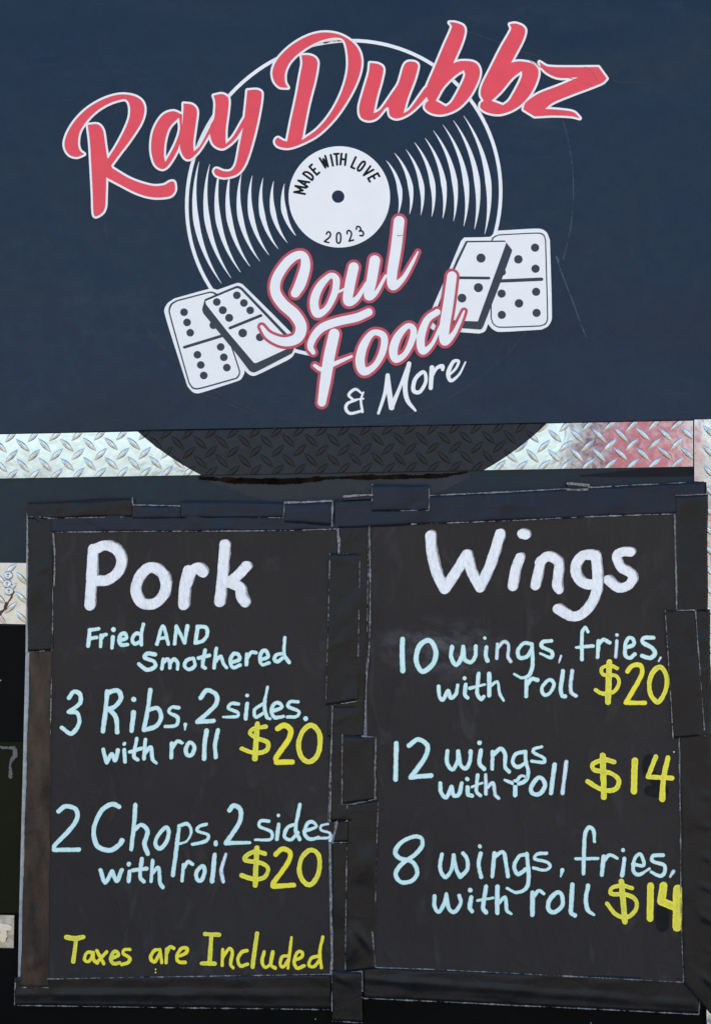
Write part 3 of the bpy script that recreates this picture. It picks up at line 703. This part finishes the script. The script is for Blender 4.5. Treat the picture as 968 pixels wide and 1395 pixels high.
PORK = [
(A,56,'w','108,112 102,200 90,418;112,116 175,92 236,118 262,170 246,232 190,280 128,287'),
(A,57,'w','@425,212 368,252 340,328 362,395 412,415 468,392 503,325 488,250'),
(A,58,'w','625,228 606,320 599,416;618,300 640,240 678,214 705,238'),
(A,57,'w','824,88 812,250 796,400;942,206 890,262 842,296;858,298 905,322 915,372 935,402'),
(B,20,'t','90,72 82,160;90,74 138,66;86,120 128,113'),(B,20,'t','152,102 148,163;152,124 164,102 180,98'),(B,22,'t','216,112 211,170;218,70,26 219,71,26'),
(B,20,'t','254,128 290,118 280,92 258,100 250,130 262,154 296,152'),(B,20,'t','366,96 342,92 320,122 333,148 365,138;382,42 370,100 372,154'),
(B,21,'t','455,150 488,52 518,150;468,120 508,114'),(B,21,'t','552,148 562,54! 606,142! 622,52'),(B,21,'t','678,54 665,143;676,54 722,60 730,98 706,132 668,143'),
(B,22,'t','445,206 402,202 390,226 438,244 445,272 402,290 357,258'),(B,20,'t','490,232 482,284;488,252 512,232 526,250 526,280;527,254 548,232 568,250 568,286'),
(B,20,'t','@650,228 616,240 606,270 630,288 660,270 658,238'),(B,20,'t','718,182 704,268 718,281;682,226 740,212'),(B,20,'t','779,174 766,280;772,246 802,216 818,256 834,278'),
(Cc,20,'t','385,250 424,234 418,206 390,205 375,245 390,278 428,264'),(Cc,20,'t','464,205 462,262;466,228 488,196 514,196'),(Cc,20,'t','542,235 580,220 570,188 546,192 536,235 550,262 584,252'),
(Cc,20,'t','658,202 628,208 614,232 632,245 660,225;671,114 668,205 695,250'),
(Dd,23,'t','97,84 122,50 155,62 156,112 95,160! 142,166 152,222 110,278 58,246'),
(Dd,25,'t','305,50 296,150 282,264;305,56 360,42 380,84 346,130 302,144;318,148 352,190 360,270'),(Dd,26,'t','448,162 437,262;449,92,28 450,92,28'),
(Dd,24,'t','540,40 525,150 504,258;528,148 580,140 598,188 572,236 506,258'),(Dd,20,'t','694,136 656,134 642,162 688,190 680,232 622,240'),(Dd,20,'t','730,228,22 728,256,10'),
(Dd,24,'t','813,84 848,42 898,68 894,122 796,214! 884,208'),
(Dd,21,'t','283,364 302,436! 330,390 348,424 364,368'),(Dd,20,'t','398,366 402,430;398,332 397,334'),(Dd,20,'t','466,304 450,402 470,420;427,378 490,358'),(Dd,20,'t','513,310 505,414;508,388 542,352 552,418 573,438,14'),
(Dd,21,'t','656,330 654,408;658,358 686,320 712,328'),(Dd,21,'t','@756,326 734,356 738,392 764,394 780,350'),(Dd,25,'t','846,262 834,340 832,414'),(Dd,24,'t','908,260 892,340 896,406'),
(E,19,'t','420,116 380,114 364,140 414,162 412,184 335,188,14'),(E,23,'t','466,114 458,196;467,70 466,71'),(E,20,'t','548,118 508,148 514,188 552,168;578,24,14 560,120,20 574,188,22 592,198,14'),
(E,20,'t','600,156 654,136 640,110 612,118 598,158 618,190 664,184'),(E,18,'t','744,104 702,104 690,130 746,156 736,184 686,188'),(E,26,'t','784,196 785,196'),
(E,23,'y','568,240 502,250 482,276 520,302 578,326 572,368 510,384 436,360;522,226,30 508,414,30'),
(E,29,'o','632,250 670,232 704,260 690,312 625,405 626,434! 712,432'),(E,27,'y','@812,232 766,270 746,340 762,406 804,432 846,400 864,330 854,266'),
(F_,25,'t','80,82 118,54 174,70 180,122 140,182 60,266 56,292! 190,290'),(F_,26,'t','410,56 370,42 312,80 272,180 290,268 358,294 408,266 426,240'),
(F_,24,'t','498,46 490,160 475,288;488,186 530,155 564,190 548,258 566,312'),(F_,22,'t','@662,170 618,218 608,262 634,284 668,244 680,192'),
(F_,22,'t','735,176 722,280 703,430;735,162,18 782,150,18 802,190,16 780,242,14 726,262,14'),(F_,18,'t','884,152 846,164 836,188 894,210 880,244 808,262'),(F_,24,'t','936,250 935,260'),
(F_,23,'t','308,402 334,468 372,408! 396,460 424,400'),(F_,22,'t','466,410 462,462;463,368 462,370'),(F_,22,'t','533,340 524,440 544,464;482,404 560,394'),(F_,20,'t','592,350 584,464;588,424 624,390 632,470 648,495'),
(G,20,'t','80,372 72,460;82,390 104,356 130,370'),(G,23,'t','@184,380 152,410 154,452 178,456 196,408'),(G,24,'t','250,318 236,462'),(G,20,'g','311,316 286,400 296,464'),
(G,25,'t','330,76 354,50 390,74 384,142 312,254! 440,252,16'),(G,18,'t','545,136 502,134 494,164 556,192 554,234 470,236,14'),(G,21,'t','598,152 588,234;597,103 596,104'),
(G,20,'t','692,150 646,170 630,218 664,236 702,198;713,45 690,182 712,234'),(G,20,'t','736,190 800,166 784,140 756,146 738,200 766,232 815,224'),(G,16,'g','866,150 830,160 830,184 876,200 870,224 812,228'),(G,20,'g','896,214 878,242'),
(G,24,'y','522,312 472,300 426,320 416,348 500,362 540,392 520,440 460,450 396,430;479,282,28 471,484,28'),(G,26,'o','582,316 620,286 662,310 642,372 570,470 566,490! 680,484'),(G,25,'y','@772,292 726,330 710,400 730,460 770,482 806,440 822,370 810,312'),
(H,22,'y','45,68,28 90,74,28 134,66,26;95,82 80,200'),(H,18,'o','188,150 154,152 142,188 165,200 187,160;188,152 190,190 212,208'),(H,17,'o','208,140 246,212;262,146 206,208'),
(H,18,'y','290,182 326,166 318,146 300,148 284,184 300,210 332,206'),(H,18,'o','388,134 360,136 352,156 386,180 380,204 345,216'),
(H,18,'o','552,134 522,140 500,178 524,202 550,156;552,134 562,206'),(H,18,'y','588,132 586,206;590,150 606,120 628,128'),(H,20,'o','650,172 690,156 700,130 670,128 645,166 652,200 690,205'),
(H,22,'y','798,50 874,54;832,56 822,206;780,210 850,212'),(H,9,'y','529,241 528,242;528,259 529,260'),
(I,18,'o','294,134 290,222;298,170 328,130 346,150 336,214 350,234'),(I,18,'o','426,140 396,150 376,188 390,224 430,214'),(I,22,'y','481,46 466,150 456,230'),
(I,18,'o','520,146 508,198 524,232 556,210 566,148;562,156 556,216 580,236'),(I,18,'o','652,168 618,174 606,214 624,230 652,190;668,68,16 648,236,16'),(I,18,'o','688,190 722,176 726,150 702,148 682,200 700,236 736,222'),
(I,18,'o','818,170 778,180 762,218 790,228 820,192;838,66,15 822,150,18 830,232,18'),
]
WINGS = [
(J,56,'w','104,60 110,150 138,262 180,350!;182,348 250,245 302,162;304,168 325,250 372,342!;372,340 430,215 482,50'),
(J,54,'w','590,178 566,250 550,334'),(J,52,'w','602,50 622,53'),(J,52,'w','704,196 690,260 674,332;698,206 742,172 798,204 798,270 792,330 804,356,44'),
(K,55,'w','462,164 410,170 374,222 384,288 428,322 482,322;482,168 492,280 482,380 430,468 360,500 276,458'),
(K,50,'w','672,148 628,148 596,172 620,232 680,272 668,322 608,344 548,300'),
(Lr,27,'t','72,102 70,180 74,276'),(Lr,27,'t','@208,110 164,140 146,210 164,266 188,278 236,240 254,180 236,126'),
(Lr,23,'t','342,146 336,200 364,244 396,196 402,144;402,150 410,212 444,228 468,196 470,142'),(Lr,23,'t','528,146 525,190 534,220;519,97,16 520,97,16'),
(Lr,20,'g','588,130 584,208;590,152 622,118 648,134 646,196 660,224'),(Lr,21,'t','776,130 732,126 700,164 708,204 752,196 776,154;776,132 780,240 762,298 722,314,18 680,294,14'),
(Lr,20,'t','882,112 836,118 830,144 884,172 878,204 820,180,14'),(Lr,14,'g','934,194 924,230,8'),
(Lr,20,'t','268,360 272,412 292,434 320,384 334,424 362,402 372,354'),(Lr,21,'t','416,350 410,404 426,424;409,316 410,316'),(Lr,21,'t','486,290 478,398 500,430 514,416;437,370 520,350,14'),(Lr,22,'t','544,292,24 543,410,24;548,362,16 588,336,16 600,398,16 622,438,14'),
(Lr,22,'t','746,330 745,414;748,352 774,320 806,326'),(Mr,20,'t','@222,328 190,368 202,406 234,396 256,350 242,326'),(Mr,23,'t','306,276 292,378 300,410 316,415'),(Mr,23,'g','356,276 346,350 352,394 376,412'),
(Mr,20,'t','441,62 426,40 409,70 408,214;376,148,16 470,140,18'),(Mr,21,'t','498,112 494,200;498,132 524,106 558,122'),(Mr,19,'g','598,112 592,200;598,80 599,80'),
(Mr,20,'t','646,150 690,132 686,102 664,96 644,130 644,190 670,206 696,184'),(Mr,22,'t','798,95 746,96 738,120 790,150 806,180 780,206 736,194'),(Mr,14,'g','836,204 826,224,10'),
(Mr,20,'y','600,262 560,246 516,262 526,296 592,302 610,345 580,390 522,400 482,380;557,228,32 550,446,32'),(Mr,24,'o','655,280 682,248 726,246 736,288 700,360 646,450! 750,450'),(Mr,25,'y','@830,254 790,290 774,350 785,410 822,446 856,400 872,340 860,282'),
(N,26,'t','78,50 76,150 74,248'),(N,25,'t','146,64 196,30 246,62 240,116 198,182 156,236! 268,226'),
(N,22,'t','355,92 355,158 384,194 410,150 415,94;415,96 428,168 454,188 478,150 482,94'),(N,22,'t','538,90 530,158 556,190;530,48,25 531,48,25'),(N,22,'t','602,98 600,190;605,116 644,80 670,108 670,178 692,206'),
(N,21,'t','776,96 726,112 712,158 742,180 786,152;781,96 782,150 796,200 786,248 746,270 700,264 668,250,14'),(N,17,'t','870,70 830,80 825,100 880,130 880,154 815,148'),
(N,23,'t','318,268 322,318 350,344 378,288;380,290 390,334 418,330 434,268'),(N,21,'t','466,290 468,328 490,336;464,246 463,245'),(N,20,'t','521,224 514,310 535,335;490,288,14 546,266,14'),(N,20,'g','564,222 566,326;570,294 604,268 616,330 635,350'),
(N,22,'t','726,260,26 725,332,26;728,262,18 758,228,16 790,238,16'),(O,24,'t','@168,240 132,288 140,324 178,326 206,284 194,246'),(O,25,'t','259,168 240,322'),(O,22,'g','323,152 302,322'),
(O,25,'y','582,152 530,140 470,162 474,194 560,212 608,250 590,300 522,304 438,258;521,118,32 528,344,32'),(O,34,'y','696,146 690,312'),
(O,24,'k','772,140,60 770,200,60 850,310,60 780,310,60'),
(O,25,'y','810,124 766,234! 898,240;876,130,26 852,240,28 845,354,32'),
(O,6,'w','909,98 910,98'),
(Pq,23,'t','@152,40 86,70 52,122 76,156 118,166 154,186 172,236 142,280 84,286 54,244 86,190 166,132 200,84 192,46'),
(Pq,22,'t','306,136 296,208 324,260 360,214 370,140;370,142 384,218 406,260! 444,218 442,160 420,130'),(Pq,22,'t','518,130 506,190 520,260;512,92 513,94'),(Pq,22,'t','592,130 580,256;590,150 638,124 654,178 666,256'),
(Pq,21,'t','770,136 726,146 700,200 720,244 766,214;768,132 778,250 766,318 712,344,16 660,320,14'),(Q,18,'t','175,130 126,134 112,160 182,180 194,206 164,222 104,210'),(Q,18,'t','262,222,24 252,256,8'),
(Q,22,'t','436,66,18 432,10,20 408,-14,20 386,22 380,110 376,240;335,160,18 455,158,16'),(Q,23,'t','486,148 476,248;486,172,20 518,140,20 560,156,18'),(Q,23,'t','600,160 586,252;592,112 592,113'),
(Q,19,'t','645,188 702,196 696,150 680,134 655,160 648,224 680,246 736,214,14'),(Q,20,'t','810,140 756,144 754,174 816,196 816,238 790,254 745,232,14'),(Q,18,'g','866,228,20 848,258,10'),
(Pq,22,'t','266,364 266,418 290,450 320,400 330,354;330,356 344,430 374,450 408,402 400,360'),(Pq,24,'t','466,370 458,428 470,446;460,331 460,332'),(Pq,24,'t','546,312 530,428 546,452;500,388,16 586,372,14'),(Pq,24,'t','608,312 607,454;614,404,18 650,370,18 660,440,20 685,460,14'),
(Pq,24,'t','800,345 798,464;804,366,20 834,334,20 860,350,20'),(Q,24,'t','@232,344 190,388 188,438 222,450 262,412 258,356'),(Q,25,'t','316,300 310,400 310,454 330,468'),(Q,23,'t','401,306 390,380 400,438 435,465,14'),
(Q,23,'y','640,320 586,306 530,320 530,350 612,356 662,386 660,440 610,480 550,460 505,404;583,284,30 602,502,30'),(Q,36,'y','742,306 739,486'),
(Q,40,'k','806,440,70 806,525,70'),
(Q,44,'y','812,308 800,392! 870,422;889,326,50 886,532,50'),
]
for reg, w_, sty, txt in PORK: letter(pork, reg, txt, w_, sty)
for reg, w_, sty, txt in WINGS: letter(wing, reg, txt, w_, sty)

# ---------------------------------------------------------------- tape strips: each a thing
GRP = 'strips of black cloth tape round the menus'
def tape(label, pts, depth, folds=(), mat='tape', wr=.0010, edges=(), seed=1, ew=1.3, n=26):
    """four-corner strip (tl,tr,br,bl); folds: (u,v,angle,len,height) creases; edges: which sides show a pale cut edge"""
    (ax, ay), (bx, by), (cx_, cy_), (dx, dy) = pts
    Wd = math.hypot(bx-ax, by-ay); Ht = math.hypot(dx-ax, dy-ay)
    nu = int(min(90, max(6, Wd/4))); nv = int(min(120, max(6, Ht/4)))
    root = thing('tape_strip', label, 'tape', GRP, W((ax+cx_)/2, (ay+cy_)/2, depth))
    rs = np.random.RandomState(seed*13+5); ph = rs.rand(6)*6
    V, Fc = [], []; cx0, cy0 = (ax+cx_)/2, (ay+cy_)/2
    o0 = Vector(W(cx0, cy0, depth))
    for j in range(nv+1):
        for i in range(nu+1):
            u, v = i/nu, j/nv
            x = (1-v)*((1-u)*ax+u*bx)+v*((1-u)*dx+u*cx_); y = (1-v)*((1-u)*ay+u*by)+v*((1-u)*dy+u*cy_)
            jit = .7
            if i in (0, nu): x += jit*math.sin(v*Ht/17+ph[0])*.6+rs.uniform(-.3, .3)
            if j in (0, nv): y += jit*math.sin(u*Wd/19+ph[1])*.6+rs.uniform(-.3, .3)
            e = min(u*Wd, (1-u)*Wd, v*Ht, (1-v)*Ht); env = min(1, e/5)
            X, Y = x/26+ph[2], y/30+ph[3]
            d = 2.0*wr*(.5*math.sin(X*1.3+1.7*math.sin(Y*.9))+.5*math.sin(Y*1.6+1.2*math.sin(X*1.1+ph[4]))+.3*math.sin(X*3.1+Y*2.3+ph[5]))
            for fu, fv, fa, fl, fh in folds:
                px_, py_ = (u-fu)*Wd, (v-fv)*Ht; ca, sa = math.cos(R(fa)), math.sin(R(fa))
                al = px_*ca+py_*sa; ac = -px_*sa+py_*ca
                d += fh*math.exp(-(ac/3.2)**2)*math.exp(-(al/fl)**2)-.4*fh*math.exp(-((ac-6)/4)**2)*math.exp(-(al/fl)**2)
            V.append(tuple(Vector(W(x, y, depth+max(-.0004, d)*env))-o0))
    for j in range(nv):
        for i in range(nu): a = j*(nu+1)+i; Fc.append((a, a+nu+1, a+nu+2, a+1))
    # thickness skirt
    rim = [i for i in range(nu+1)]+[j*(nu+1)+nu for j in range(1, nv+1)]+[nv*(nu+1)+i for i in range(nu-1, -1, -1)]+[j*(nu+1) for j in range(nv-1, 0, -1)]
    k = len(V)
    for r_ in rim: V.append((V[r_][0], V[r_][1]+.0012, V[r_][2]))
    m_ = len(rim)
    for q in range(m_): Fc.append((rim[q], rim[(q+1) % m_], k+(q+1) % m_, k+q))
    me = bpy.data.meshes.new('tape_surface'); me.from_pydata(V, [], Fc); me.update(); me.polygons.foreach_set('use_smooth', [True]*(nu*nv)+[False]*m_)
    link('tape_surface', me, M[mat], root)
    cs = {'t': ((ax, ay), (bx, by)), 'r': ((bx, by), (cx_, cy_)), 'b': ((dx, dy), (cx_, cy_)), 'l': ((ax, ay), (dx, dy))}
    for e in edges:
        (x0, y0), (x1, y1) = cs[e[0]]; a0, a1, ww = (e[1], e[2], e[3]) if len(e) == 4 else (0, 1, ew)
        q = [(x0+(x1-x0)*t, y0+(y1-y0)*t) for t in np.linspace(a0, a1, 5)]
        o = ribbon('frayed_lit_edge', ' '.join('%f,%f' % (a+rs.uniform(-.3, .3), b+rs.uniform(-.3, .3)) for a, b in q), ww, depth+.0005, M['edge'], 1.1, seed)  # pale colour: white threads plus light caught on the cut edge
        o.parent = root; o.matrix_parent_inverse = (1, 0, 0, 0), (0, 1, 0, 0), (0, 0, 1, 0), (0, 0, 0, 1)
        o.location = -o0
    return root
Z = .0098
tape('tape along the top of the left menu', [(37, 700), (460, 700), (463, 722), (70, 725)], Z, [(.18, .5, 60, 14, .002), (.45, .5, 85, 8, .0015)], mat='tape_sky', seed=1, edges=[('t', .1, .45, .8)])
tape('upper left corner tape with a crumpled end under the tread plate', [(37, 685), (181, 678), (181, 704), (37, 707)], Z+.0010, [(.12, .5, 70, 14, .003), (.3, .5, -50, 14, .002), (.97, .5, 80, 12, .002)], edges=[('r', .0, 1, 1.8), ('b', .2, .9, .8)], seed=2, wr=.0015)
tape('short tape piece above the o of the Pork heading with a pale top edge', [(181, 688), (246, 689), (246, 706), (181, 706)], Z+.0020, [], edges=[('t', 0, 1, 1.6)], mat='tape_sky', seed=3)
tape('sky-tinted tape above the k of the Pork heading', [(245, 682), (388, 684), (386, 705), (245, 706)], Z+.0014, [(.2, .5, 88, 8, .0015)], edges=[('r', 0, 1, 1.6), ('b', .75, 1, 1.2)], mat='tape_sky', seed=4)
tape('tape piece with a thick pale ragged top and right edge above the left menu corner', [(388, 685), (453, 682), (452, 716), (387, 712)], Z+.0022, [], edges=[('t', 0, 1, 3.0), ('r', 0, 1, 2.6)], mat='tape_sky', seed=5)
tape('long tape along the top of the right menu', [(453, 682), (958, 656), (958, 698), (455, 720)], Z+.0004, [(.5, .5, 3, 120, .0012), (.85, .4, 40, 12, .001)], edges=[('t', .26, .75, 2.0), ('t', .76, .95, 1.2)], mat='tape_sky', seed=6)
tape('ribbed square tape piece over the long tape, above the gap of the menus', [(507, 660), (584, 661), (584, 695), (506, 697)], Z+.0028, [], edges=[('l', .0, .6, 1.2), ('r', .1, 1, 1.4), ('b', .5, 1, .8)], mat='tape_sky', seed=7)
tape('small torn grey-edged tape end lying on the long top tape', [(468, 676), (507, 674), (507, 680), (468, 682)], Z+.0040, [], edges=[('t', 0, 1, 3.2)], seed=8)
tape('scrap of tape curling up over the right menu, below the bright strip', [(772, 659), (800, 661), (799, 667), (771, 667)], Z+.0035, [], mat='tape', edges=[('t', 0, 1, 4.2), ('b', 0, 1, 3.5)], seed=9)
tape('upper tape down the left side of the left menu', [(38, 704), (71, 705), (72, 886), (38, 888)], Z+.0006, [(.6, .22, 20, 14, .002), (.5, .4, -35, 12, .002), (.7, .62, 75, 20, .0015)], edges=[('l', 0, .35, 2.2), ('t', .1, .95, 1.0), ('b', 0, 1, .8)], seed=10, wr=.0016)
tape('brown dusty lower tape down the left side of the left menu', [(41, 886), (71, 886), (66, 1345), (28, 1345)], Z+.0003, [(.4, .93, -45, 18, .002), (.5, .3, 88, 80, .001)], mat='tape_dusty', edges=[('b', 0, 1, 1.0)], seed=11, wr=.0012)
tape('tape under the left menu below the yellow tax line', [(21, 1331), (451, 1327), (452, 1376), (20, 1370)], Z-.0014, [(.5, .60, 0, 300, .0045), (.3, .74, 1, 160, .002)], mat='tape', edges=[('b', 0, 1, 1.1), ('l', 0, 1, 1.2)], seed=12)
tape('tall tape between the menus, behind the shorter pieces', [(462, 717), (502, 716), (497, 1004), (446, 1004)], Z, [(.5, .9, -30, 16, .003), (.6, .83, 20, 14, .002), (.2, .06, 85, 10, .001)], edges=[('r', 0, 1, 1.1)], seed=13)
tape('long piece over the middle seam beside the Pork heading', [(449, 754), (490, 754), (487, 955), (444, 961)], Z+.0012, [(.3, .26, 0, 8, .001), (.55, .4, 92, 34, .0016), (.3, .6, -20, 10, .002), (.4, .75, 30, 12, .0018)], edges=[('t', .3, 1, 1.2), ('l', 0, 1, 1.0), ('r', 0, .7, .9), ('b', 0, 1, .8)], seed=14, wr=.0016)
tape('tape left of the middle seam beside the first twenty dollar price', [(453, 962), (485, 962), (478, 1119), (449, 1119)], Z+.0005, [(.5, .1, -25, 14, .003)], edges=[('l', 0, 1, 1.6)], seed=15)
tape('square-cut tape over the middle seam beside the twelve wings line', [(466, 1001), (511, 1004), (510, 1089), (466, 1096)], Z+.0018, [], edges=[('l', 0, 1, 1.5), ('t', .6, 1, 1.3), ('r', 0, 1, 1.2), ('b', 0, .2, 1.0), ('b', .65, 1, 1.0)], seed=16)
tape('longest tape over the lower middle seam with a sharp pinched fold near its foot', [(473, 1096), (515, 1091), (510, 1320), (470, 1325)], Z+.0010, [(.62, .82, 58, 20, .0045), (.4, .3, 86, 40, .0016), (.25, .6, 88, 40, .0012)], edges=[('l', 0, 1, 1.0), ('t', 0, .3, 1.0), ('b', 0, .5, .9)], seed=17, wr=.0016)
tape('little square of tape at the end of the two chops line', [(459, 1119), (473, 1119), (473, 1147), (452, 1148)], Z+.0016, [], edges=[('l', 0, 1, 3.4), ('t', 0, 1, 1.0), ('b', 0, 1, 1.0)], seed=18)
tape('tape beside the second twenty dollar price down to the tax line', [(452, 1148), (474, 1147), (471, 1330), (453, 1330)], Z+.0001, [], edges=[], seed=19)
tape('bottom middle tape hanging below the board between the menus', [(452, 1322), (493, 1325), (493, 1393), (452, 1391)], Z+.0014, [(.3, .15, 20, 12, .0018), (.5, .6, 10, 20, .001)], edges=[('r', 0, .5, 1.1), ('b', 0, 1, .9), ('l', 0, .8, .8)], seed=20)
tape('tape along the bottom of the right menu under the fourteen dollar price', [(493, 1318), (955, 1334), (951, 1382), (495, 1360)], Z-.0012, [(.40, .52, 2, 300, .0045), (.3, .66, 3, 120, .0025), (.28, .3, 80, 12, .003)], edges=[('b', 0, 1, 1.5), ('r', .1, 1, 1.4)], seed=21)
tape('upper tape down the right side of the right menu', [(919, 675), (963, 673), (963, 832), (922, 834)], Z+.0018, [(.85, .3, 80, 30, .001)], edges=[('t', 0, 1, 1.1)], seed=22)
tape('short slanting tape beside the fries and twenty dollar price', [(905, 832), (946, 831), (959, 1002), (916, 1006)], Z+.0026, [], edges=[('l', 0, 1, .9), ('t', .4, 1, 1.3), ('r', .0, 1, 1.4)], seed=23, wr=.0007)
tape('lower tape down the right side of the right menu, wrinkled outside edge', [(923, 830), (966, 830), (975, 1390), (930, 1340)], Z+.0002, [(.78, y/13, -32, 9, .0035) for y in range(1, 13)], edges=[], seed=24)

# ---------------------------------------------------------------- unseen red prop behind the camera, added to be mirrored in the strip's right end
prop = thing('red_reflection_prop', 'unseen red prop added behind the camera to be mirrored in the right end of the tread plate strip', 'prop', loc=(6.4, -35, 0))
k = NT('red_boards', Roughness=.7)
wv = k.n('ShaderNodeTexWave', {'Vector': k.pos, 'Scale': 2.0, 'Distortion': .3}).outputs['Fac']
k.to('Base Color', k.mix(k.ramp(wv, (.05, 0.), (.2, 1.)), (.12, .02, .025, 1), (.26, .06, .07, 1)))
link('wall', box_mesh('wall', -1.0, .85, -3, 3, 0, 4.3), k.m, prop)
me = bpy.data.meshes.new('roof'); me.from_pydata([(-1.2, -3.2, 4.3), (1.2, -3.2, 4.3), (1.2, 3.2, 4.3), (-1.2, 3.2, 4.3), (0, -3.2, 5.1), (0, 3.2, 5.1)], [], [(0, 4, 5, 3), (1, 2, 5, 4), (0, 1, 4), (2, 3, 5), (0, 3, 2, 1)])
link('roof', me, m_simple('grey_roof', (.2, .2, .2, 1), .7), prop)
link('door', box_mesh('door', -.5, .5, 3, 3.06, 0, 2.1, .01), m_simple('brown_door', (.2, .1, .08, 1), .5), prop)
